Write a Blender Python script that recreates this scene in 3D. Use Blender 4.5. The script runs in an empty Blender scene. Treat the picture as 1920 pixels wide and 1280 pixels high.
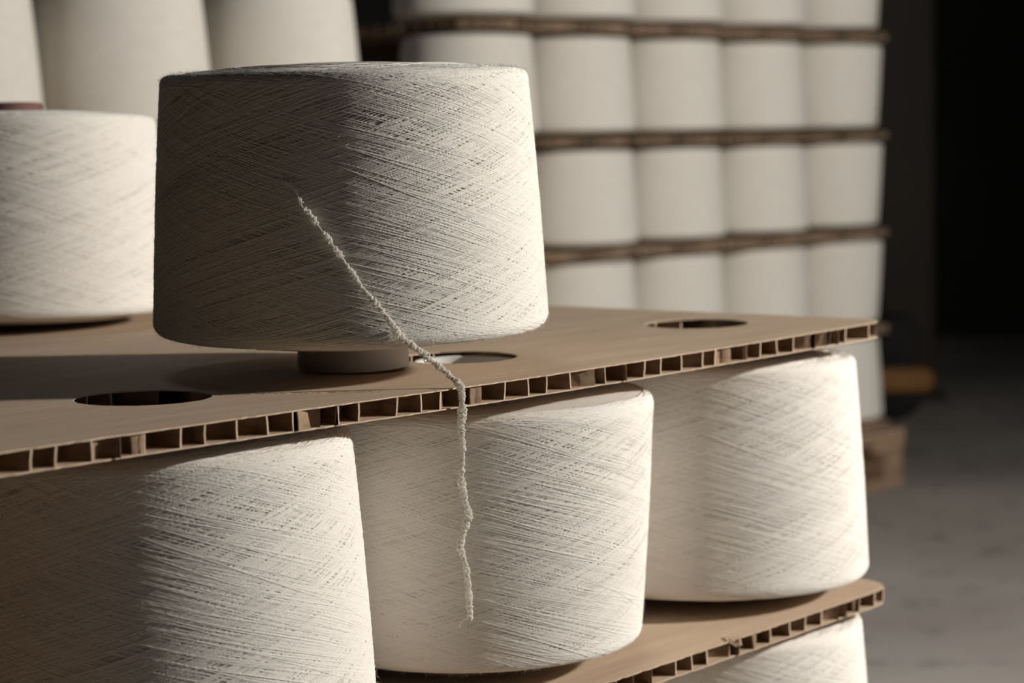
import bpy, math, random
import numpy as np
from mathutils import Vector, Matrix
from mathutils.geometry import delaunay_2d_cdt

scene = bpy.context.scene
C = scene.collection
F = 0.53                      # floor to the top of the upper front board

# ------------------------------------------------------------------ camera
cam = bpy.data.objects.new('camera', bpy.data.cameras.new('camera'))
C.objects.link(cam)
pit, rol = 0.09179, 0.01883
fw = Vector((0, math.cos(pit), -math.sin(pit)))
up0 = Vector((0, math.sin(pit), math.cos(pit)))
rt0 = Vector((1, 0, 0))
rt = rt0 * math.cos(rol) - up0 * math.sin(rol)
up = rt0 * math.sin(rol) + up0 * math.cos(rol)
m = Matrix.Identity(4)
for i in range(3):
    m[i][0], m[i][1], m[i][2] = rt[i], up[i], -fw[i]
m.translation = Vector((0, 0, F + 0.12455))
cam.matrix_world = m
cam.data.sensor_width = 36.0
cam.data.lens = 4144.7 / 1920 * 36
cam.data.clip_start = 0.05
cam.data.dof.use_dof = True
cam.data.dof.focus_distance = 1.115
cam.data.dof.aperture_fstop = 9.0
scene.camera = cam

# ------------------------------------------------------------------ light
world = bpy.data.worlds.new('world')
scene.world = world
world.use_nodes = True
world.node_tree.nodes['Background'].inputs[0].default_value = (0.75, 0.85, 1.0, 1)
world.node_tree.nodes['Background'].inputs[1].default_value = 0.4

def aim(o, d):
    o.rotation_euler = Vector(d).to_track_quat('-Z', 'Y').to_euler()

# one bare work lamp stands to the right of the front stack, just outside the frame
lamp = bpy.data.objects.new('work_lamp', bpy.data.lights.new('work_lamp', 'SPOT'))
C.objects.link(lamp)
lamp.data.energy = 205
lamp.data.color = (1.0, 0.96, 0.905)
lamp.data.shadow_soft_size = 0.04
lamp.data.spot_size = math.radians(158)
lamp.data.spot_blend = 0.7
lamp.location = (1.85, 1.31, F + 0.63)
aim(lamp, (-1, 0.30, -0.12))

# weak cool fill light added from the right; no real source stands there
fill_side = bpy.data.objects.new('door_daylight', bpy.data.lights.new('door_daylight', 'AREA'))
C.objects.link(fill_side)
fill_side.data.shape = 'RECTANGLE'
fill_side.data.size, fill_side.data.size_y = 2.4, 2.4
fill_side.data.energy = 0.1
fill_side.data.color = (0.80, 0.90, 1.0)
fill_side.location = (3.15, 0.85, 1.35)
aim(fill_side, (-1, 0, 0))

# faint overhead fill, added to lift the top faces and the shaded board
high = bpy.data.objects.new('aisle_lamp', bpy.data.lights.new('aisle_lamp', 'AREA'))
C.objects.link(high)
high.data.shape = 'DISK'
high.data.size = 0.9
high.data.energy = 4.5
high.data.color = (0.90, 0.94, 1.0)
high.location = (-1.1, 3.0, 3.4)
aim(high, (0.25, -0.45, -1))

scene.view_settings.view_transform = 'Standard'
scene.view_settings.look = 'None'
scene.view_settings.gamma = 1.0
scene.view_settings.use_curve_mapping = False
scene.view_settings.exposure = 0.0

# ------------------------------------------------------------------ materials
def mat(name, col, rough=0.8, build=None, spec=0.3):
    mt = bpy.data.materials.new(name)
    mt.use_nodes = True
    nt = mt.node_tree
    b = nt.nodes['Principled BSDF']
    b.inputs['Base Color'].default_value = (*col, 1)
    b.inputs['Roughness'].default_value = rough
    b.inputs['Specular IOR Level'].default_value = spec
    if build:
        build(nt, b)
    return mt

def node(nt, t, **kw):
    n = nt.nodes.new(t)
    for k, v in kw.items():
        setattr(n, k, v)
    return n

def noise_col(nt, b, ca, cb, scale, vec_scale=(1, 1, 1), detail=5, lo=0.3, hi=0.7, bump=0.0, bdist=0.001, coord='Object'):
    tc = node(nt, 'ShaderNodeTexCoord')
    mp = node(nt, 'ShaderNodeMapping')
    mp.inputs['Scale'].default_value = vec_scale
    nt.links.new(tc.outputs[coord], mp.inputs[0])
    nz = node(nt, 'ShaderNodeTexNoise')
    nz.inputs['Scale'].default_value = scale
    nz.inputs['Detail'].default_value = detail
    nt.links.new(mp.outputs[0], nz.inputs['Vector'])
    rp = node(nt, 'ShaderNodeValToRGB')
    rp.color_ramp.elements[0].position = lo
    rp.color_ramp.elements[1].position = hi
    rp.color_ramp.elements[0].color = (*ca, 1)
    rp.color_ramp.elements[1].color = (*cb, 1)
    nt.links.new(nz.outputs[0], rp.inputs[0])
    nt.links.new(rp.outputs[0], b.inputs['Base Color'])
    if bump:
        bp = node(nt, 'ShaderNodeBump')
        bp.inputs['Strength'].default_value = bump
        bp.inputs['Distance'].default_value = bdist
        nt.links.new(nz.outputs[0], bp.inputs['Height'])
        nt.links.new(bp.outputs[0], b.inputs['Normal'])
    return mp, nz

YARN = (0.80, 0.755, 0.69)
def yarn_nodes(nt, b):
    noise_col(nt, b, (0.76, 0.715, 0.645), (0.83, 0.79, 0.73), 900, (1, 1, 3), 3, 0.3, 0.7, 0.35, 0.0002)
M_yarn = mat('cream_cotton_yarn', YARN, 0.9, yarn_nodes, 0.15)

def body_nodes(nt, b):
    # fine cross-wound relief under the modelled strands
    tc = node(nt, 'ShaderNodeTexCoord')
    nz = node(nt, 'ShaderNodeTexNoise')
    mp = node(nt, 'ShaderNodeMapping')
    mp.inputs['Scale'].default_value = (30, 30, 1400)
    nt.links.new(tc.outputs['Object'], mp.inputs[0])
    nt.links.new(mp.outputs[0], nz.inputs['Vector'])
    nz.inputs['Scale'].default_value = 1
    nz.inputs['Detail'].default_value = 3
    bp = node(nt, 'ShaderNodeBump')
    bp.inputs['Strength'].default_value = 0.6
    bp.inputs['Distance'].default_value = 0.0006
    nt.links.new(nz.outputs[0], bp.inputs['Height'])
    nt.links.new(bp.outputs[0], b.inputs['Normal'])
M_body = mat('packed_yarn', (0.66, 0.61, 0.54), 0.95, body_nodes, 0.1)
def far_nodes(nt, b):
    noise_col(nt, b, (0.68, 0.635, 0.565), (0.75, 0.71, 0.64), 40, (1, 1, 9), 4, 0.3, 0.7, 0.3, 0.0006)
M_far = mat('stored_yarn', YARN, 0.95, far_nodes, 0.1)

def kraft_nodes(nt, b):
    mp, nz = noise_col(nt, b, (0.49, 0.36, 0.25), (0.60, 0.455, 0.325), 9, (1, 6, 1), 8, 0.3, 0.72, 0, 0)
    tc = node(nt, 'ShaderNodeTexCoord')
    m2 = node(nt, 'ShaderNodeMapping')
    m2.inputs['Rotation'].default_value = (0, 0, 0.70)
    m2.inputs['Scale'].default_value = (25, 260, 1)
    nt.links.new(tc.outputs['Object'], m2.inputs[0])
    n2 = node(nt, 'ShaderNodeTexNoise')
    n2.inputs['Scale'].default_value = 1.0
    n2.inputs['Detail'].default_value = 4
    nt.links.new(m2.outputs[0], n2.inputs['Vector'])
    vo = node(nt, 'ShaderNodeTexNoise')
    vo.inputs['Scale'].default_value = 700
    nt.links.new(tc.outputs['Object'], vo.inputs['Vector'])
    b1 = node(nt, 'ShaderNodeBump')
    b1.inputs['Strength'].default_value = 0.7
    b1.inputs['Distance'].default_value = 0.0006
    nt.links.new(n2.outputs[0], b1.inputs['Height'])
    b2 = node(nt, 'ShaderNodeBump')
    b2.inputs['Strength'].default_value = 0.3
    b2.inputs['Distance'].default_value = 0.00025
    nt.links.new(vo.outputs[0], b2.inputs['Height'])
    nt.links.new(b1.outputs[0], b2.inputs['Normal'])
    nt.links.new(b2.outputs[0], b.inputs['Normal'])
M_kraft = mat('kraft_liner', (0.42, 0.30, 0.2), 0.75, kraft_nodes, 0.25)
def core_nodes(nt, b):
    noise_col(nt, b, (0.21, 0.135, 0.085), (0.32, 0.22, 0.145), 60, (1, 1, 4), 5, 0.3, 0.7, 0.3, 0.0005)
M_core = mat('kraft_core_shade_tint', (0.45, 0.32, 0.22), 0.85, core_nodes, 0.15)  # core coloured darker than the liner, painting shade into the cells
def tube_nodes(nt, b):
    noise_col(nt, b, (0.64, 0.61, 0.57), (0.72, 0.69, 0.64), 30, (1, 1, 1), 4, 0.3, 0.7, 0.1, 0.0003)
M_cut = mat('cut_paper_edge', (0.6, 0.46, 0.33), 0.85, lambda nt, b: noise_col(nt, b, (0.52, 0.39, 0.28), (0.64, 0.50, 0.37), 200), 0.1)  # pale cut paper, also lightened so the edges look lit against the core
M_tube = mat('grey_paper_tube', (0.5, 0.47, 0.43), 0.6, tube_nodes, 0.3)
M_tubedark = mat('red_brown_tube', (0.20, 0.10, 0.08), 0.6, lambda nt, b: noise_col(nt, b, (0.17, 0.085, 0.07), (0.23, 0.12, 0.10), 60), 0.3)
def wood_nodes(nt, b):
    noise_col(nt, b, (0.24, 0.15, 0.09), (0.40, 0.27, 0.18), 6, (1, 12, 12), 6, 0.3, 0.7, 0.3, 0.001)
M_wood = mat('pallet_wood', (0.34, 0.22, 0.14), 0.85, wood_nodes, 0.2)
def concrete_nodes(nt, b):
    tc = node(nt, 'ShaderNodeTexCoord')
    n1 = node(nt, 'ShaderNodeTexNoise')
    n1.inputs['Scale'].default_value = 2.2
    n1.inputs['Detail'].default_value = 7
    n2 = node(nt, 'ShaderNodeTexNoise')
    n2.inputs['Scale'].default_value = 14
    n2.inputs['Detail'].default_value = 5
    for n in (n1, n2):
        nt.links.new(tc.outputs['Object'], n.inputs['Vector'])
    r1 = node(nt, 'ShaderNodeValToRGB')
    r1.color_ramp.elements[0].position = 0.35
    r1.color_ramp.elements[1].position = 0.65
    r1.color_ramp.elements[0].color = (0.32, 0.285, 0.255, 1)
    r1.color_ramp.elements[1].color = (0.42, 0.385, 0.35, 1)
    r2 = node(nt, 'ShaderNodeValToRGB')
    r2.color_ramp.elements[0].position = 0.30
    r2.color_ramp.elements[1].position = 0.42
    r2.color_ramp.elements[0].color = (0.55, 0.55, 0.55, 1)
    r2.color_ramp.elements[1].color = (1, 1, 1, 1)
    nt.links.new(n1.outputs[0], r1.inputs[0])
    nt.links.new(n2.outputs[0], r2.inputs[0])
    mx = node(nt, 'ShaderNodeMix', data_type='RGBA', blend_type='MULTIPLY')
    mx.inputs[0].default_value = 1.0
    nt.links.new(r1.outputs[0], mx.inputs[6])
    nt.links.new(r2.outputs[0], mx.inputs[7])
    nt.links.new(mx.outputs[2], b.inputs['Base Color'])
M_floor = mat('concrete', (0.33, 0.30, 0.27), 0.8, concrete_nodes, 0.3)
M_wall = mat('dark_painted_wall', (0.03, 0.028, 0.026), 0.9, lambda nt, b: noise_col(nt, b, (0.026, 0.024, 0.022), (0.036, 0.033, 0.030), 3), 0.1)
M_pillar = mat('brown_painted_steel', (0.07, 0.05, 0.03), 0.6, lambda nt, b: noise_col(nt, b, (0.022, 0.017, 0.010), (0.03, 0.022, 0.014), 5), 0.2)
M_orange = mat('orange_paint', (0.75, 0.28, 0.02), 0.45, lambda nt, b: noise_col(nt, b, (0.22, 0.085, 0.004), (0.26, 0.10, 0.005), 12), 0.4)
M_black = mat('black_rubber', (0.015, 0.014, 0.014), 0.7, lambda nt, b: noise_col(nt, b, (0.012, 0.011, 0.011), (0.02, 0.019, 0.018), 30), 0.2)

# ------------------------------------------------------------------ helpers
def link(name, me, parent=None, loc=None, rot=None):
    o = bpy.data.objects.new(name, me)
    C.objects.link(o)
    if parent is not None:
        o.parent = parent
    if loc is not None:
        o.location = loc
    if rot is not None:
        o.rotation_euler = rot
    return o

def np_mesh(name, V, Q, material, smooth=True):
    """V (n,3), Q (m,k) faces all of the same size."""
    V = np.asarray(V, dtype=np.float32)
    Q = np.asarray(Q, dtype=np.int32)
    me = bpy.data.meshes.new(name)
    me.vertices.add(len(V))
    me.vertices.foreach_set('co', V.ravel())
    k = Q.shape[1]
    me.loops.add(Q.size)
    me.loops.foreach_set('vertex_index', Q.ravel())
    me.polygons.add(len(Q))
    me.polygons.foreach_set('loop_start', np.arange(0, Q.size, k, dtype=np.int32))
    me.polygons.foreach_set('loop_total', np.full(len(Q), k, dtype=np.int32))
    me.update(calc_edges=True)
    me.polygons.foreach_set('use_smooth', np.full(len(Q), smooth))
    me.materials.append(material)
    me.validate()
    return me

def py_mesh(name, V, Fc, material, smooth=False):
    me = bpy.data.meshes.new(name)
    me.from_pydata([tuple(v) for v in V], [], Fc)
    me.update()
    if smooth:
        me.polygons.foreach_set('use_smooth', np.full(len(me.polygons), True))
    me.materials.append(material)
    return me

class MB:
    def __init__(s): s.V, s.F = [], []
    def box(s, x0, x1, y0, y1, z0, z1, bevel=0):
        n = len(s.V)
        s.V += [(x, y, z) for z in (z0, z1) for x, y in ((x0, y0), (x1, y0), (x1, y1), (x0, y1))]
        s.F += [tuple(n + i for i in f) for f in ((3, 2, 1, 0), (4, 5, 6, 7), (0, 1, 5, 4), (1, 2, 6, 5), (2, 3, 7, 6), (3, 0, 4, 7))]
        return s
    def prism(s, pts, y0, y1):           # outline in xz, extruded along y
        n = len(s.V); k = len(pts)
        s.V += [(x, y0, z) for x, z in pts] + [(x, y1, z) for x, z in pts]
        s.F += [tuple(range(n, n + k)), tuple(range(n + 2 * k - 1, n + k - 1, -1))]
        s.F += [(n + (i + 1) % k, n + i, n + k + i, n + k + (i + 1) % k) for i in range(k)]
        return s
    def build(s, name, material, parent=None, smooth=False, bevel=0, loc=None, rot=None):
        o = link(name, py_mesh(name, s.V, s.F, material, smooth), parent, loc, rot)
        if bevel:
            b = o.modifiers.new('bevel', 'BEVEL'); b.width = bevel; b.segments = 2
        return o

def tag(o, label=None, cat=None, group=None, kind=None):
    if label: o['label'] = label
    if cat: o['category'] = cat
    if group: o['group'] = group
    if kind: o['kind'] = kind
    return o

def tube_mesh_along(P, rad, sides=6, cap=True):
    P = np.asarray(P, float); n = len(P)
    T = np.gradient(P, axis=0)
    T /= np.linalg.norm(T, axis=1)[:, None] + 1e-12
    ref = np.array([0.13, 0.98, 0.15])
    A = np.cross(T, ref); A /= np.linalg.norm(A, axis=1)[:, None] + 1e-12
    B = np.cross(T, A)
    rad = np.broadcast_to(np.asarray(rad, float), (n,))
    a = np.linspace(0, 2 * np.pi, sides, endpoint=False)
    V = P[:, None] + rad[:, None, None] * (np.cos(a)[None, :, None] * A[:, None] + np.sin(a)[None, :, None] * B[:, None])
    i = np.arange(n - 1)[:, None]; j = np.arange(sides)[None]
    j2 = (j + 1) % sides
    Q = np.stack([i * sides + j, i * sides + j2, (i + 1) * sides + j2, (i + 1) * sides + j], -1).reshape(-1, 4)
    return V.reshape(-1, 3), Q

# ------------------------------------------------------------------ yarn cone geometry
RB, RT, HY = 0.1078, 0.0990, 0.1400
R_FOOT, R_NOSE = 0.0310, 0.0215
DOMB, DOMT = 0.0085, 0.0062
L_FOOT, L_NOSE = 0.0232, 0.0130

def fillet(p0, p1, p2, r, k=5):
    p0, p1, p2 = map(np.array, (p0, p1, p2))
    a = (p0 - p1) / np.linalg.norm(p0 - p1); b = (p2 - p1) / np.linalg.norm(p2 - p1)
    ang = math.acos(np.clip(a @ b, -1, 1)); d = r / math.tan(ang / 2)
    c = p1 + (a + b) / np.linalg.norm(a + b) * r / math.sin(ang / 2)
    s, e = p1 + a * d - c, p1 + b * d - c
    th = math.acos(np.clip(s @ e / r / r, -1, 1))
    return [c + (math.sin((1 - t) * th) * s + math.sin(t * th) * e) / math.sin(th) for t in np.linspace(0, 1, k)]

pf = [(R_FOOT, -DOMB), (0.07, -DOMB * 0.72)]
pf += [tuple(p) for p in fillet((0.07, -DOMB * 0.72), (RB + 0.0003, 0.0), (RT + 0.0002, HY), 0.0065, 7)]
prev = pf[-1]
for t in (0.15, 0.3, 0.45, 0.6, 0.75, 0.88):
    bulge = 0.0008 * math.sin(math.pi * t)
    pf.append((RB + (RT - RB) * t + bulge, HY * t))
pf += [tuple(p) for p in fillet((RB + (RT - RB) * 0.88, HY * 0.88), (RT, HY), (0.06, HY + DOMT * 0.62), 0.0045, 6)]
pf += [(0.06, HY + DOMT * 0.66), (R_NOSE, HY + DOMT)]
PF = np.array(pf)
seg = np.r_[0, np.cumsum(np.linalg.norm(np.diff(PF, axis=0), axis=1))]
PL = seg[-1]
def prof(s):
    s = np.clip(s, 0, PL)
    r = np.interp(s, seg, PF[:, 0]); z = np.interp(s, seg, PF[:, 1])
    e = 0.0012
    tr = np.interp(np.clip(s + e, 0, PL), seg, PF[:, 0]) - np.interp(np.clip(s - e, 0, PL), seg, PF[:, 0])
    tz = np.interp(np.clip(s + e, 0, PL), seg, PF[:, 1]) - np.interp(np.clip(s - e, 0, PL), seg, PF[:, 1])
    L = np.hypot(tr, tz) + 1e-12
    return r, z, tr / L, tz / L

def lathe(P, n, material, name, closed=True):
    a = np.linspace(0, 2 * np.pi, n, endpoint=False)
    P = np.asarray(P); k = len(P)
    V = np.stack([P[:, None, 0] * np.cos(a), P[:, None, 0] * np.sin(a), np.broadcast_to(P[:, None, 1], (k, n))], -1).reshape(-1, 3)
    i = np.arange(k - 1)[:, None]; j = np.arange(n)[None]; j2 = (j + 1) % n
    Q = np.stack([i * n + j, i * n + j2, (i + 1) * n + j2, (i + 1) * n + j], -1).reshape(-1, 4)
    return np_mesh(name, V, Q, material)

me_body = lathe(PF, 128, M_body, 'packed_body')
me_bodyfar = lathe(PF, 72, M_far, 'packed_body_far')
def tubeP(w=0.0025, nose=L_NOSE, foot=L_FOOT):
    z0, z1 = -foot, HY + nose
    return [(R_FOOT - w, z0 + .001), (R_FOOT - w * .5, z0), (R_FOOT, z0 + .001), (R_NOSE, z1 - .001), (R_NOSE - w * .5, z1), (R_NOSE - w, z1 - .001), (R_FOOT - w, z0 + .001)]
me_tube = lathe(tubeP(), 64, M_tube, 'tube')
me_tubeflush = lathe(tubeP(nose=DOMT - .0015), 64, M_tube, 'tube_flush')
me_tubefar = lathe(tubeP(foot=0.0125, nose=0.012), 40, M_tube, 'tube_far')
me_tubeB = lathe(tubeP(foot=0.0205), 64, M_tube, 'tube_short')
me_tube2 = lathe(tubeP(), 64, M_tubedark, 'tube_dark')

def winding(seed, loops=620, th_w=0.00030, reach=1.0):
    rng = np.random.default_rng(seed)
    # corner positions along the profile
    s0 = float(np.interp(0.0, PF[2:9, 1], seg[2:9])); sB = seg[3]; sT = seg[-4]
    Vs, Qs = [], []
    n = 150
    base = 0
    nclu = loops // 5
    ph = []
    for c in range(nclu):
        p0 = (c * 0.61803398875 + rng.normal(0, 0.004)) % 1.0 * 2 * np.pi
        kk = rng.integers(3, 8)
        for q in range(kk):
            ph.append((p0 + q * rng.uniform(0.028, 0.040), rng.random() * 0.5 + 0.5 * (c % 7) / 7, c))
    cl_ang = rng.uniform(4.3, 5.6, nclu)
    for (p0, lay, c) in ph:
        span = cl_ang[c] + rng.normal(0, 0.03)
        t = np.linspace(0, 2, n)
        ease = 0.10
        tri = np.where(t < 1, t, 2 - t)
        # rounded turning points
        dmid = np.minimum(np.minimum(t, 2 - t), np.abs(t - 1))
        soft = np.where(dmid < ease, (ease - dmid) ** 2 / (2 * ease), 0)
        near_top = np.abs(t - 1) < ease
        tri = tri - np.where(near_top, soft, 0) + np.where((~near_top) & (dmid < ease), soft, 0)
        lo = sB - rng.uniform(0.0, 0.010) * reach; hi = sT + (rng.uniform(0.0, 0.012) if rng.random() < .7 else rng.uniform(.01, .055)) * reach
        s = lo + (hi - lo) * tri
        s += 0.0003 * np.sin(t * 37 + rng.random() * 6)
        th = p0 + span * t + 0.01 * np.sin(t * 5 + rng.random() * 6)
        r, z, tr, tz = prof(s)
        off = 0.00005 + 0.00052 * lay + 0.00008 * np.sin(t * 23 + rng.random() * 6)
        nr, nz = tz, -tr
        w = th_w * rng.uniform(0.8, 1.15)
        h = w * 1.1
        pr = np.stack([r + nr * (off - w * .5) - tr * w, r + nr * (off + h * .75) - tr * w * .45, r + nr * (off + h * .75) + tr * w * .45, r + nr * (off - w * .5) + tr * w], 1)
        pz = np.stack([z + nz * (off - w * .5) - tz * w, z + nz * (off + h * .75) - tz * w * .45, z + nz * (off + h * .75) + tz * w * .45, z + nz * (off - w * .5) + tz * w], 1)
        V = np.stack([pr * np.cos(th)[:, None], pr * np.sin(th)[:, None], pz], -1).reshape(-1, 3)
        i = np.arange(n - 1)[:, None]; j = np.arange(3)[None]
        Q = np.stack([i * 4 + j, i * 4 + j + 1, (i + 1) * 4 + j + 1, (i + 1) * 4 + j], -1).reshape(-1, 4) + base
        Vs.append(V); Qs.append(Q); base += len(V)
    return np_mesh('yarn_winding', np.concatenate(Vs), np.concatenate(Qs), M_yarn)

me_wind = winding(3)
me_wind_b = winding(11)

# ------------------------------------------------------------------ honeycomb boards
BL, BW, BT = 1.106, 0.915, 0.0105
A0, B0, PP = 0.0785, 0.1021, 0.2372
RH = 0.0345
LT = 0.0007
HOLES = [(A0 + i * PP, B0 + j * PP) for i in range(5) for j in range(4)]
def sag(x, y):
    # the front edge of the boards droops a little between the cones
    return -0.0016 * math.exp(-((x - 0.36) / 0.2) ** 2) * math.exp(-y / 0.35) + 0.0010 * math.exp(-((x) / 0.10) ** 2) * math.exp(-y / 0.2)

def rrect(rr=0.028, step=0.006, rng=None, amp=0.0006, inset=0.0):
    pts = []
    x0, x1, y0, y1 = inset, BL - inset, inset, BW - inset
    def arc(cx, cy, a0):
        return [(cx + rr * math.cos(a0 + k / 7 * math.pi / 2), cy + rr * math.sin(a0 + k / 7 * math.pi / 2)) for k in range(8)]
    cor = [arc(x0 + rr, y0 + rr, math.pi), arc(x1 - rr, y0 + rr, 1.5 * math.pi), arc(x1 - rr, y1 - rr, 0), arc(x0 + rr, y1 - rr, .5 * math.pi)]
    for k in range(4):
        pts += cor[k]
        a, b = cor[k][-1], cor[(k + 1) % 4][0]
        L = math.dist(a, b); n = int(L / step)
        for q in range(1, n):
            t = q / n
            pts.append((a[0] + (b[0] - a[0]) * t, a[1] + (b[1] - a[1]) * t))
    if rng:
        pts = [(x + rng.uniform(-amp, amp), y + rng.uniform(-amp, amp)) for x, y in pts]
    return pts

def inside_board(x, y, ins=0.0):
    rr = 0.028
    if x < ins or y < ins or x > BL - ins or y > BW - ins: return False
    cx = min(max(x, rr), BL - rr); cy = min(max(y, rr), BW - rr)
    if math.hypot(x - cx, y - cy) > rr - ins: return False
    for hx, hy in HOLES:
        if abs(x - hx) < RH + .002 and math.hypot(x - hx, y - hy) < RH + ins: return False
    return True

def liner_mesh(name, z, seed, notch=None, fine=True):
    rng = random.Random(seed)
    out = rrect(rng=rng, step=0.004 if fine else 0.02, amp=0.00055 if fine else 0.0003)
    if notch:
        nx, dep = notch
        out = [(x, (y + dep * max(0, 1 - abs(x - nx) / 0.007)) if y < 0.02 else y) for x, y in out]
    V = [Vector(p) for p in out]; E = [(i, (i + 1) % len(out)) for i in range(len(out))]
    loops = []
    for hx, hy in HOLES:
        k0 = len(V); k = 48 if fine else 24
        hole = []
        for q in range(k):
            a = 2 * math.pi * q / k
            r = RH + rng.uniform(-.0004, .0004) * fine
            hole.append((hx + r * math.cos(a), hy + r * math.sin(a)))
        V += [Vector(p) for p in hole]
        E += [(k0 + q, k0 + (q + 1) % k) for q in range(k)]
    g = 0.03
    for i in range(1, int(BL / g)):
        for j in range(1, int(BW / g)):
            x, y = i * g, j * g
            if inside_board(x, y, 0.006): V.append(Vector((x, y)))
    vo, eo, fo, *_ = delaunay_2d_cdt(V, E, [], 1, 1e-7)
    fs = []
    for f in fo:
        cx = sum(vo[i].x for i in f) / 3; cy = sum(vo[i].y for i in f) / 3
        if any((cx - hx) ** 2 + (cy - hy) ** 2 < (RH - .0008) ** 2 for hx, hy in HOLES): continue
        fs.append(tuple(f))
    n = len(vo)
    P = [(v.x, v.y, z + LT / 2 + sag(v.x, v.y)) for v in vo] + [(v.x, v.y, z - LT / 2 + sag(v.x, v.y)) for v in vo]
    cnt = {}
    for f in fs:
        for a, b in zip(f, f[1:] + f[:1]):
            cnt[(a, b)] = 1
    FF = list(fs) + [tuple(n + i for i in reversed(f)) for f in fs]
    for (a, b) in cnt:
        if (b, a) not in cnt: FF.append((b, a, n + a, n + b))
    return py_mesh(name, P, FF, M_kraft)

def hex_walls(seed, cell=0.0185):
    """list of wall polylines ((x0,y0),(xm,ym),(x1,y1), touches_front) clipped to the board"""
    rng = random.Random(seed)
    s = cell / math.sqrt(3)
    rot = math.radians(8)
    ST = 1.75
    cr, sr = math.cos(rot), math.sin(rot)
    pts = {}
    def vert(kx, ky, x, y):
        k = (round(x / s * 10), round(y / s * 10))
        if k not in pts:
            jx, jy = rng.uniform(-.0034, .0034), rng.uniform(-.003, .003)
            X, Y = x * cr - y * sr + .2, (x * sr + y * cr - .2) * ST
            pts[k] = (X + jx, Y + jy)
        return pts[k]
    edges = {}
    R = 75
    for i in range(-R, R):
        for j in range(-R, R):
            cx = (i + 0.5 * (j & 1)) * cell; cy = j * cell * math.sqrt(3) / 2
            X, Y = cx * cr - cy * sr + .2, (cx * sr + cy * cr - .2) * ST
            if X < -.03 or Y < -.05 or X > BL + .03 or Y > BW + .05: continue
            vs = [vert(0, 0, cx + s * math.sin(math.pi / 3 * k), cy + s * math.cos(math.pi / 3 * k)) for k in range(6)]
            for k in range(6):
                a, b = vs[k], vs[(k + 1) % 6]
                key = (min(a, b), max(a, b))
                edges[key] = k % 3
    walls = []
    for (a, b), kind in edges.items():
        ia, ib = inside_board(*a, 0.0004), inside_board(*b, 0.0004)
        if not ia and not ib: continue
        front = False
        if ia != ib:
            if not ia: a, b = b, a
            lo, hi = 0.0, 1.0
            for _ in range(12):
                mid = (lo + hi) / 2
                if inside_board(a[0] + (b[0] - a[0]) * mid, a[1] + (b[1] - a[1]) * mid, 0.0004): lo = mid
                else: hi = mid
            b = (a[0] + (b[0] - a[0]) * lo, a[1] + (b[1] - a[1]) * lo)
            front = b[1] < 0.003 or (b[0] < .03 and b[1] < .04)
        if math.dist(a, b) < .0012: continue
        walls.append((a, b, front, kind))
    return walls

def wall_geo(a, b, rng, kind, curl=0.0):
    """one thin vertical cell wall, slightly bowed, thickness w; returns V,F"""
    w = 0.00028 if kind else 0.00050
    dx, dy = b[0] - a[0], b[1] - a[1]; L = math.hypot(dx, dy)
    tx, ty = dx / L, dy / L; nx, ny = -ty, tx
    V, Fc = [], []
    ns = 4
    bow = rng.uniform(-.0008, .0008); tw = rng.uniform(-.0006, .0006)
    for q in range(ns + 1):
        t = q / ns
        o = bow * math.sin(math.pi * t) + curl * t * t
        x = a[0] + dx * t + nx * o; y = a[1] + dy * t + ny * o
        zs = sag(x, y)
        for zz, lean in ((-BT + LT, -tw), (-BT / 2, rng.uniform(-.0003, .0003)), (-LT, tw)):
            for sgn in (-1, 1):
                V.append((x + nx * (sgn * w + lean), y + ny * (sgn * w + lean), zz + zs))
    for q in range(ns):
        p, n_ = q * 6, (q + 1) * 6
        for k in (0, 2):
            Fc.append((p + k, p + k + 2, n_ + k + 2, n_ + k))
            Fc.append((p + k + 1, n_ + k + 1, n_ + k + 3, p + k + 3))
    for p in (0, ns * 6):
        Fc += [(p, p + 1, p + 3, p + 2), (p + 2, p + 3, p + 5, p + 4)]
    return V, Fc      # the last two faces are the cut end

def core_parts(seed, singles):
    """returns (joined mesh of the cell walls, list of meshes of front edge walls)"""
    rng = random.Random(seed + 5)
    V, Fc, S = [], [], []
    for a, b, front, kind in hex_walls(seed):
        curl = rng.choice([0, 0, 0.0012, 0.002, -0.0015, -.0025, .0034]) if front else 0
        v, f = wall_geo(a, b, rng, kind == 0, curl)
        if front and singles:
            S.append((v, f))
        else:
            n = len(V); V += v; Fc += [tuple(n + i for i in q) for q in f]
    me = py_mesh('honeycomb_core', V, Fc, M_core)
    me.materials.append(M_cut)
    idx = np.zeros(len(me.polygons), np.int32)
    nf = 20
    idx[nf - 2::nf] = 1; idx[nf - 1::nf] = 1
    me.polygons.foreach_set('material_index', idx)
    return me, S

U = Vector((0.64489, 0.76427))       # front edge direction, receding to the right
W = Vector((-0.76427, 0.64489))      # into the stack
P0 = Vector((0.25468, 1.45210))
# board local frame: x runs from the right front corner back to the left along -U, y along W
def board_matrix(P, th, z):
    ux, uy = math.sin(th), math.cos(th)
    M = Matrix(((ux * -1, -uy, 0, P[0]), (-uy, ux, 0, P[1]), (0, 0, 1, z), (0, 0, 0, 1)))
    return M
TH = math.atan2(U.x, U.y)

# local frame above is mirrored (x along -U, y along W, z up) -> flip x in mesh space instead
def flip(me):
    co = np.empty(len(me.vertices) * 3, np.float32); me.vertices.foreach_get('co', co)
    co = co.reshape(-1, 3); co[:, 0] *= -1
    me.vertices.foreach_set('co', co.ravel()); me.flip_normals(); me.update()
    return me
def place(o, P, th, z):
    # local -x goes along -U : rotate so that local +x = U
    o.location = (P[0], P[1], z); o.rotation_euler = (0, 0, math.pi / 2 - th)

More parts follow.
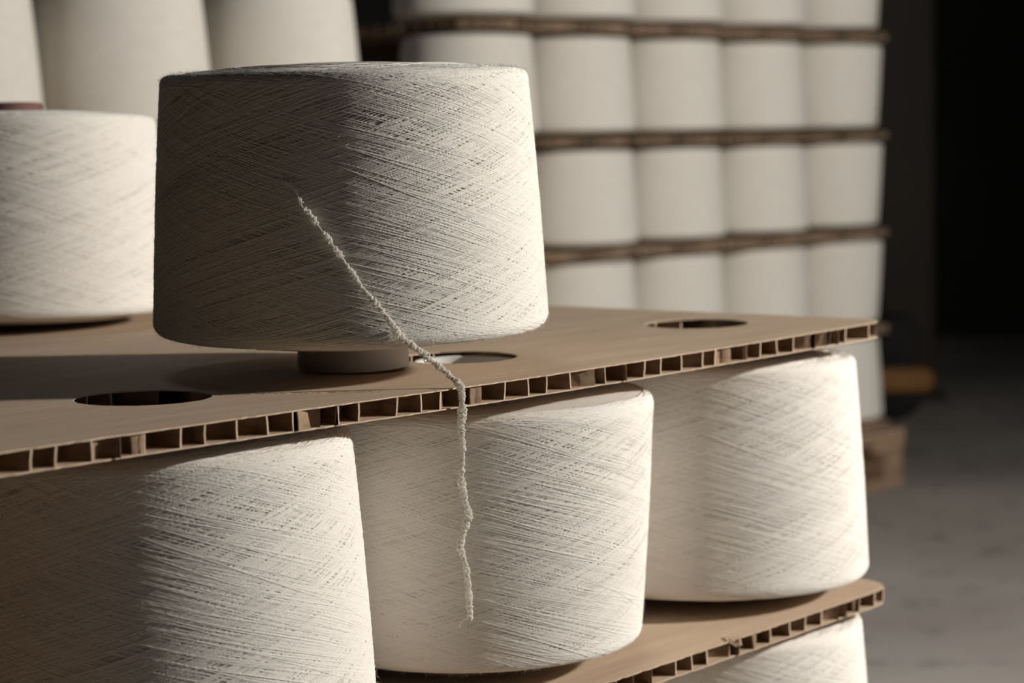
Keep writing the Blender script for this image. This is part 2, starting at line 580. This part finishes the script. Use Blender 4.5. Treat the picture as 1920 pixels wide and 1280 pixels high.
keep = list(HOLES); HOLES.remove((A0 + PP, B0 + PP))
HOLES[HOLES.index((A0 + PP, B0 + 2 * PP))] = (0.3053, 0.5245)   # the hole the left cone stands in
me_lt_a = flip(liner_mesh('top_liner', -LT / 2, 1)); me_lb_a = flip(liner_mesh('bottom_liner', -BT + LT / 2, 2))
core_a, single_a = core_parts(21, True)
HOLES[:] = keep
me_lt_b = flip(liner_mesh('top_liner', -LT / 2, 7, notch=(0.193, 0.0075)))
me_lt_f = flip(liner_mesh('top_liner', -LT / 2, 3, fine=False)); me_lb_f = flip(liner_mesh('bottom_liner', -BT + LT / 2, 4, fine=False))
core_b, single_b = core_parts(34, True)
core_f, _ = core_parts(55, False)
flip(core_a); flip(core_b); flip(core_f)

def board(P, th, z, label, lt, lb, core, singles=(), group='honeycomb boards', extra=None):
    r = link('honeycomb_board', None)
    tag(r, label, 'board', group)
    place(r, P, th, z)
    link('top_liner', lt, r); link('bottom_liner', lb, r)
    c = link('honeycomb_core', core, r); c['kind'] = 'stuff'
    for v, f in singles:
        me = py_mesh('cell_wall', v, f, M_core)
        me.materials.append(M_cut)
        for p in list(me.polygons)[-2:]: p.material_index = 1
        link('cell_wall', flip(me), r)
    return r

def hole(P, th, i, j, PP=PP):
    u = Vector((math.sin(th), math.cos(th))); v = Vector((-u.y, u.x))
    return Vector(P) - u * (A0 + i * PP) + v * (B0 + j * PP)

# ------------------------------------------------------------------ floor, walls
def struct(name, mb, material):
    o = mb.build(name, material); o['kind'] = 'structure'; return o
struct('floor', MB().box(-5, 3.4, -3, 7.2, -0.1, 0), M_floor)
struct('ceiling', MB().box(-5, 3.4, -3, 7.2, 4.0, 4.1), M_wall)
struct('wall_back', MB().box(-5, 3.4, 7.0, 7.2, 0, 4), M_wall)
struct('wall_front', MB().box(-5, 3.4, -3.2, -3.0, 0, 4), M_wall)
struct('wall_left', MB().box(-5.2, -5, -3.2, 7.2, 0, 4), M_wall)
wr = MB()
wr.box(3.2, 3.4, -3, -0.5, 0, 4).box(3.2, 3.4, 2.12, 7.0, 0, 4).box(3.2, 3.4, -0.5, 2.12, 2.6, 4)  # opening shaped in the unseen wall to let world light in
struct('wall_right', wr, M_wall)

# ------------------------------------------------------------------ pallets
def pallet(P, th, h, label, length=BL, width=BW):
    h -= 0.0018
    r = link('wooden_pallet', None)
    tag(r, label, 'pallet', 'pallets under the stacks')
    place(r, P, th, 0)
    bd = 0.02
    for k in range(7):
        w = 0.095
        y = k * (width - w) / 6
        MB().box(-length + .004, -.004, y, y + w, h - bd, h).build('deck_board', M_wood, r, bevel=.002)
    for k in range(3):
        x = -0.005 - k * (length - .11) / 2 - .1
        MB().box(x, x + .1, 0.002, width - .002, h - 2 * bd, h - bd).build('stringer_board', M_wood, r, bevel=.002)
    for k in range(3):
        y = 0.004 + k * (width - .108) / 2
        MB().box(-length + .006, -.006, y, y + .1, 0, bd).build('bottom_board', M_wood, r, bevel=.002)
        for q in range(3):
            lb = .1 if q == 1 else .055
            x = -0.008 - q * (length - .016 - lb) / 2 - lb if q else -.008 - lb
            MB().box(x, x + lb, y, y + .1, bd, h - 2 * bd).build('block', M_wood, r, bevel=.003)
    return r

# ------------------------------------------------------------------ cones
def cone(loc, label, group, inverted=False, tilt=(0, 0), wind=None, spin=0.0, zs=1.0, dark_tube=False, far=False, flush=False):
    """loc z is the plane of the lower rim of the wound yarn"""
    r = link('yarn_cone', None)
    tag(r, label, 'yarn cone', group)
    if inverted:
        r.location = (loc[0], loc[1], loc[2] + HY * zs)
        r.rotation_euler = (math.pi + tilt[0], tilt[1], spin)
    else:
        r.location = loc
        r.rotation_euler = (tilt[0], tilt[1], spin)
    r.scale = (1, 1, zs)
    link('packed_body', me_bodyfar if far else me_body, r)
    link('tube', me_tubefar if far else me_tube2 if dark_tube else me_tubeflush if flush else me_tubeB if inverted else me_tube, r)
    if wind:
        w = link('yarn_winding', wind, r); w['kind'] = 'stuff'
    return r

D = 0.17685
# front stack boards
b_up = board((P0.x - .004, P0.y - .004), TH, F, 'uppermost front honeycomb cardboard board, carrying the single cone with the dangling yarn', me_lt_a, me_lb_a, core_a, single_a, 'honeycomb boards of the front stack')
b_lo = board(P0, TH, F - D, 'front honeycomb cardboard board under the sunlit row of cones, torn notch in its edge', me_lt_b, me_lb_a, core_b, single_b, 'honeycomb boards of the front stack')
b_3 = board(P0, TH, F - 2 * D, 'bottom honeycomb board of the front stack, below the frame edge', me_lt_f, me_lb_f, core_f, (), 'honeycomb boards of the front stack')
pallet(P0, TH, F - 2 * D - BT, 'wooden pallet under the front stack, hidden below the picture')

# crease across the top liner of the upper board
cr = link('crease', None)
bpy.data.objects.remove(cr)
rng = random.Random(5)
Vc, Fc = [], []
K = 60
for k in range(K + 1):
    t = k / K
    x = 0.525 - (0.525 - 0.4475) * t; y = 0.076 - (0.076 + 0.0) * t
    x += 0.0008 * math.sin(t * 9); y += .0012 * math.sin(t * 6.5) + rng.uniform(-.0002, .0002)
    y = max(y, .0005)
    hgt = 0.0007 * (math.sin(math.pi * min(1, t * 1.1 + .03)) * .7 + .3) * rng.uniform(.7, 1.1)
    z = sag(x, y)
    Vc += [(-x, y - .0016, z), (-x, y, z + hgt), (-x, y + .0003, z - .0001)]
for k in range(K):
    a = k * 3
    Fc += [(a, a + 1, a + 4, a + 3), (a + 1, a + 2, a + 5, a + 4)]
cre = link('crease', py_mesh('crease', Vc, Fc, M_kraft, False), b_up)
# torn flap on the lower board
fl = MB()
fl.V = [(-.186, .0005, 0), (-.200, .0005, 0), (-.193, .0078, .0004), (-.190, -.0035, -.0045), (-.1925, -.0005, -.0052)]
fl.F = [(0, 2, 3), (2, 4, 3), (1, 2, 4)]
fl.build('torn_flap', M_kraft, b_lo)

GF = 'cones in the sunlit row of the front stack'
zr = F - D + 0.013
hA, hB, hC, hD = (hole(P0, TH, i, 0) for i in (2, 1, 0, 3))
cA = cone((hA.x, hA.y, zr), 'large cream yarn cone at the lower left, wide end down, half shaded', GF, wind=me_wind, spin=0.6, zs=1.02, tilt=(0, -.008))
cB = cone((hB.x, hB.y, zr), 'cream yarn cone behind the dangling yarn end, wide end up', GF, inverted=True, wind=me_wind_b, spin=2.1, zs=1.0)
cC = cone((hC.x, hC.y, zr), 'cream yarn cone at the right end of the row, under the board corner', GF, wind=me_wind, spin=4.0, zs=1.01, tilt=(0, -.008))
GH = 'cones hidden deeper in the front stack'
for i in range(4):
    h = hole(P0, TH, i, 1)
    cone((h.x, h.y, zr), 'yarn cone hidden in the second row of the front stack', GH, inverted=i % 2 == 0, zs=1.0, far=True)
zr2 = F - 2 * D + 0.013
hh = hole(P0, TH, 0, 0)
cone((hh.x + .004, hh.y, zr2), 'cream yarn cone at the bottom right, cut off by the frame, under the torn board', 'bottom layer of the front stack', wind=me_wind_b, spin=1.0, zs=1.03)
for i in range(1, 4):
    for j in (0, 1):
        h = hole(P0, TH, i, j)
        cone((h.x, h.y, zr2), 'yarn cone hidden in the bottom layer of the front stack', GH, inverted=i % 2 == 1, far=True)
h = hole(P0, TH, 0, 1)
cone((h.x, h.y, zr2), 'yarn cone hidden in the bottom layer of the front stack', GH, far=True)

# the hero cone and its neighbour on the upper board
c1 = cone((-0.08798, 1.21544, F + 0.0232), 'big cream yarn cone standing alone on the top board, half in black shade', 'cones on the top board', wind=me_wind, spin=0.15, tilt=(0.0224, -0.0066), zs=0.985, flush=True)
c2 = cone((-0.347, 1.553, F + 0.009), 'cream yarn cone at the left edge on the top board, behind the half-dark cone', 'cones on the top board', wind=me_wind_b, spin=3.3, zs=0.955, dark_tube=True, tilt=(0.034, 0))

# fuzz on the hero cone
def fuzz(n, seed):
    rng = np.random.default_rng(seed)
    Vs, Qs, base = [], [], 0
    for k in range(n):
        u = rng.random()
        if u < .35: s = seg[-4] + rng.uniform(-.004, .012)
        elif u < .5: s = seg[4] + rng.uniform(-.006, .004)
        else: s = rng.uniform(seg[5], seg[-5])
        th = rng.uniform(0, 2 * np.pi)
        r, z, tr, tz = prof(np.array([s])); r, z, tr, tz = r[0], z[0], tr[0], tz[0]
        er = np.array([np.cos(th), np.sin(th), 0]); et = np.array([-np.sin(th), np.cos(th), 0]); ez = np.array([0, 0, 1.])
        nrm = er * tz - ez * tr; tan = er * tr + ez * tz
        p = er * r + ez * z + nrm * .0008
        d = nrm * rng.uniform(.25, 1) + et * rng.normal(0, .9) + tan * rng.normal(0, .6)
        d /= np.linalg.norm(d)
        L = rng.uniform(.0008, .0026)
        bend = rng.normal(0, .5, 3)
        P = [p + d * L * t + bend * L * t * t * .6 for t in (0, .35, .7, 1)]
        v, q = tube_mesh_along(P, [.00005, .000045, .00004, .00002], 3)
        Vs.append(v); Qs.append(q + base); base += len(v)
    return np_mesh('fuzz', np.concatenate(Vs), np.concatenate(Qs), M_yarn)
me_fuzz = fuzz(5000, 1)
for c in (c1, cA, cB):
    f = link('fuzz', me_fuzz, c); f['kind'] = 'stuff'

# ------------------------------------------------------------------ dangling yarn end
TP = np.array([(-0.1150, 1.1146, 0.1062), (-0.1128, 1.1132, 0.1057), (-0.1096, 1.1122, 0.1041), (-0.1074, 1.1116, 0.1017), (-0.1051, 1.1108, 0.0963), (-0.1036, 1.1104, 0.092), (-0.1004, 1.1096, 0.0893), (-0.0978, 1.1092, 0.0855), (-0.0946, 1.1086, 0.0812), (-0.0886, 1.108, 0.0726), (-0.0822, 1.1076, 0.0631), (-0.0745, 1.1078, 0.0509), (-0.0667, 1.1086, 0.0413), (-0.0615, 1.1092, 0.0344), (-0.0569, 1.11, 0.0267), (-0.0517, 1.1115, 0.0219), (-0.046, 1.113, 0.0176), (-0.0418, 1.1145, 0.0133), (-0.0354, 1.116, 0.0084), (-0.0302, 1.1165, 0.0032), (-0.0269, 1.1145, 0.0010), (-0.0259, 1.1135, -0.0034), (-0.0258, 1.1135, -0.0115), (-0.0266, 1.1135, -0.0211), (-0.0264, 1.1135, -0.0279), (-0.0258, 1.1135, -0.0348), (-0.0274, 1.1135, -0.0471), (-0.0262, 1.1135, -0.0553), (-0.0234, 1.1135, -0.0664), (-0.026, 1.1135, -0.0732), (-0.0287, 1.1135, -0.0828), (-0.0258, 1.1135, -0.0911), (-0.0247, 1.1135, -0.1036), (-0.0244, 1.1135, -0.1119), (-0.0239, 1.1135, -0.118), (-0.0245, 1.1135, -0.1197)])
TP[:, 2] += F
TP[1:15, 1] -= np.array([.001, .0024, .0032, .0036, .0036, .0035, .0034, .0033, .003, .0026, .0022, .0018, .0014, .001])
tl = np.r_[0, np.cumsum(np.linalg.norm(np.diff(TP, axis=0), axis=1))]
TL = tl[-1]
N = 5200
s = np.linspace(0, TL, N)
core = np.stack([np.interp(s, tl, TP[:, k]) for k in range(3)], 1)
ker = np.hanning(61); ker /= ker.sum()
pad = np.pad(core, ((30, 30), (0, 0)), mode='edge')
core = np.stack([np.convolve(pad[:, k], ker, 'valid') for k in range(3)], 1)
T = np.gradient(core, axis=0); T /= np.linalg.norm(T, axis=1)[:, None]
ref = np.array([0.0, 1.0, 0.0])
Na = np.cross(T, ref); Na /= np.linalg.norm(Na, axis=1)[:, None]
Nb = np.cross(T, Na)
rg = np.random.default_rng(9)
def smooth_noise(n, cell, seed):
    r2 = np.random.default_rng(seed)
    k = int(n / cell) + 3
    return np.interp(np.arange(n) / cell, np.arange(k), r2.uniform(-1, 1, k))
# envelope: thin bare core with small knots at the top, thick and curly lower down
fr = s / TL
knots = np.clip(smooth_noise(N, 60, 4) * 2.0 - 0.1, 0, 1)
thick = np.clip((fr - 0.15) / 0.25, 0, 1)
env = 0.00012 + 0.0014 * knots * np.clip(fr / .04, 0.1, 1) * (1 - thick) + thick * (0.00135 + 0.00050 * smooth_noise(N, 45, 6))
env = np.where(fr < .012, .0001, env)
gap = (s > 0.178) & (s < 0.188)
env = np.where(gap, env * .55, env)
parts_V, parts_Q, base = [], [], 0
for strand, (turns, ph0, rad) in enumerate(((200, 0, .00026), (285, 2.1, .00024), (150, 4.2, .00028))):
    ph = 2 * np.pi * turns * fr + ph0 + 1.6 * smooth_noise(N, 30, 20 + strand)
    e = env * (0.85 + 0.5 * smooth_noise(N, 22, 30 + strand))
    along = 0.0009 * np.sin(ph * 1.37 + 1.0) * np.clip(env / .001, 0, 1)
    P = core + Na * (e * np.cos(ph))[:, None] + Nb * (e * np.sin(ph) * .8)[:, None] + T * along[:, None]
    if strand == 2:
        keep = slice(int(N * .2), N)
        P = P[keep]
    v, q = tube_mesh_along(P, rad, 6)
    parts_V.append(v); parts_Q.append(q + base); base += len(v)
def yl_nodes(nt, b):
    noise_col(nt, b, (0.86, 0.83, 0.78), (0.92, 0.90, 0.86), 900, (1, 1, 1), 3, .3, .7, .4, .0002)
    tr = node(nt, 'ShaderNodeBsdfTranslucent')
    tr.inputs[0].default_value = (1.0, 0.98, 0.94, 1)
    mx = node(nt, 'ShaderNodeMixShader')
    mx.inputs[0].default_value = 0.6
    out = nt.nodes['Material Output']
    nt.links.new(b.outputs[0], mx.inputs[1]); nt.links.new(tr.outputs[0], mx.inputs[2])
    nt.links.new(mx.outputs[0], out.inputs['Surface'])
M_end = mat('white_boucle_yarn', (0.86, 0.84, 0.8), 0.9, yl_nodes, .1)
ye = link('yarn_end', np_mesh('yarn_end', np.concatenate(parts_V), np.concatenate(parts_Q), M_end))
tag(ye, 'curly white yarn end dangling from the half-dark cone over the board edge', 'yarn')
tailP = np.array([(-0.0245, 1.1135, F - .1190), (-0.0262, 1.1135, F - .1198), (-0.0283, 1.1135, F - 0.1212), (-0.0292, 1.1135, F - 0.1228), (-0.0298, 1.1135, F - 0.1245)])
v, q = tube_mesh_along(tailP, [.0003, .0003, .00028, .00022, .0001], 6)
link('loose_tip', np_mesh('loose_tip', v, q, M_end), ye)

# ------------------------------------------------------------------ middle stack (upper left)
THM = 0.755
um = Vector((math.sin(THM), math.cos(THM))); vm = Vector((-um.y, um.x))
c3 = Vector((-0.286, 2.75))
PM = c3 + um * A0 - vm * B0
zm_top = 0.137 + F
GM = 'boards of the pallet stack behind on the left'
for k in range(4):
    board(PM, THM, zm_top - k * D, 'honeycomb board of the left rear stack, hidden behind the front cones', me_lt_f, me_lb_f, core_f, (), GM)
pallet(PM, THM, zm_top - 3 * D - BT, 'wooden pallet under the left rear stack, hidden behind the front cones')
labs = ['blurred cream cone, rightmost of the three cones at the upper left', 'blurred cream cone, middle of the three cones at the upper left', 'blurred cream cone cut by the left frame edge at the upper left']
for i in range(3):
    h = hole(PM, THM, i, 0)
    cone((h.x, h.y, zm_top + .012), labs[i], 'blurred cones at the upper left', far=True, zs=1.07, tilt=(0, -.02))
for k in range(1, 4):
    for i in range(3):
        h = hole(PM, THM, i, 0)
        cone((h.x, h.y, zm_top - k * D + .013), 'yarn cone hidden in the lower layers of the left rear stack', 'cones hidden in the left rear stack', inverted=(i + k) % 2 == 1, far=True)
for k in range(4):
    for i in range(3):
        h = hole(PM, THM, i, 3)
        cone((h.x, h.y, zm_top - k * D + .013), 'yarn cone hidden in the rear row of the left rear stack', 'cones hidden in the left rear stack', far=True)

# ------------------------------------------------------------------ background stack (right)
THB = 0.75304
PB = Vector((0.70422, 4.05229))
zb0 = F - 0.23737 + BT / 2 - D       # board on the pallet
pallet(PB + Vector((math.sin(THB), math.cos(THB))) * .022 - Vector((-math.cos(THB), math.sin(THB))) * .012, THB, zb0 - BT, 'wooden pallet under the tall blurred stack of cones')
rown = ['bottom layer', 'second layer from bottom', 'third layer from bottom', 'second layer from top', 'top layer']
boardn = ['honeycomb board lying on the pallet of the tall blurred stack',
          'lowest visible honeycomb board between cones of the tall blurred stack',
          'third honeycomb board from the top in the tall blurred stack',
          'second honeycomb board from the top in the tall blurred stack',
          'topmost visible honeycomb board of the tall blurred stack']
coln = ['rightmost', 'second from right', 'middle column', 'second from left', 'leftmost']
rb = random.Random(8)
for k in range(5):
    board(PB, THB, zb0 + k * D, boardn[k], me_lt_f, me_lb_f, core_f, (), 'honeycomb boards of the tall blurred stack')
    for i in range(5):
        h = hole(PB, THB, i, 0, 0.2335)
        inv = (i == 0) if k != 0 else False
        cone((h.x + rb.uniform(-.002, .002), h.y, zb0 + k * D + .012), 'blurred cone in the tall rear stack, %s, %s' % (rown[k], coln[i]),
             'cones of the tall blurred stack', inverted=inv, far=True, zs=1.03)
        if i in (0, 2, 4):
            h = hole(PB, THB, i, 2)
            cone((h.x, h.y, zb0 + k * D + .012), 'yarn cone hidden inside the tall rear stack', 'cones hidden in the tall rear stack', far=True, zs=1.03)

# ------------------------------------------------------------------ pillar and pallet truck at the back
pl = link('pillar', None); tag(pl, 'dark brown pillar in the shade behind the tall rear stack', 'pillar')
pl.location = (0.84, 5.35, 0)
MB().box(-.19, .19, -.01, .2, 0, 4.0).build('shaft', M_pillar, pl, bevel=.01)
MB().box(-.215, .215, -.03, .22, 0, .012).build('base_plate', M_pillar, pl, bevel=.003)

pt = link('pallet_truck', None)
tag(pt, 'orange pallet truck with black handle beside the rear pallet', 'pallet truck')
pt.location = (0.745, 5.02, 0)
MB().prism([(-.2, .065), (.195, .065), (.21, .08), (.21, .105), (.19, .118), (-.2, .118)], -.05, .12).build('chassis', M_orange, pt, bevel=.006)
for y in (-.16, .09):
    MB().prism([(-1.05, .05), (-1.0, .07), (-.15, .09), (-.15, .13), (-1.0, .10)], y, y + .15).build('fork', M_orange, pt, bevel=.004)
MB().prism([(.08, .118), (.17, .118), (.185, .19), (.17, .235), (.11, .235), (.09, .18)], -.01, .08).build('pump', M_black, pt, bevel=.01)
def wheel(name, x, y, z, r, w, parent):
    P = [(0.0, -w / 2), (r * .9, -w / 2), (r, -w / 2 + .006), (r, w / 2 - .006), (r * .9, w / 2), (0.0, w / 2)]
    o = link(name, lathe(P, 28, M_black, name), parent, (x, y, z), (math.pi / 2, 0, 0)); return o
wheel('wheel', .12, -.02, .07, .07, .045, pt); wheel('wheel', .12, .09, .07, .07, .045, pt)
wheel('roller', -.9, -.085, .035, .035, .06, pt); wheel('roller', -.9, .165, .035, .035, .06, pt)
v, q = tube_mesh_along([(.11, .035, .22), (.04, .035, .5), (-.03, .035, .8), (-.08, .035, 1.06)], .014, 10)
link('tiller', np_mesh('tiller', v, q, M_black), pt)
v, q = tube_mesh_along([(x - .27, y, z) for x, y, z in ((.19, -.07, 1.08), (.16, -.08, 1.16), (.14, -.04, 1.22), (.135, .035, 1.23), (.14, .11, 1.22), (.16, .15, 1.16), (.19, .14, 1.08), (.195, .035, 1.06), (.19, -.07, 1.08))], .012, 8)
link('grip', np_mesh('grip', v, q, M_black), pt)
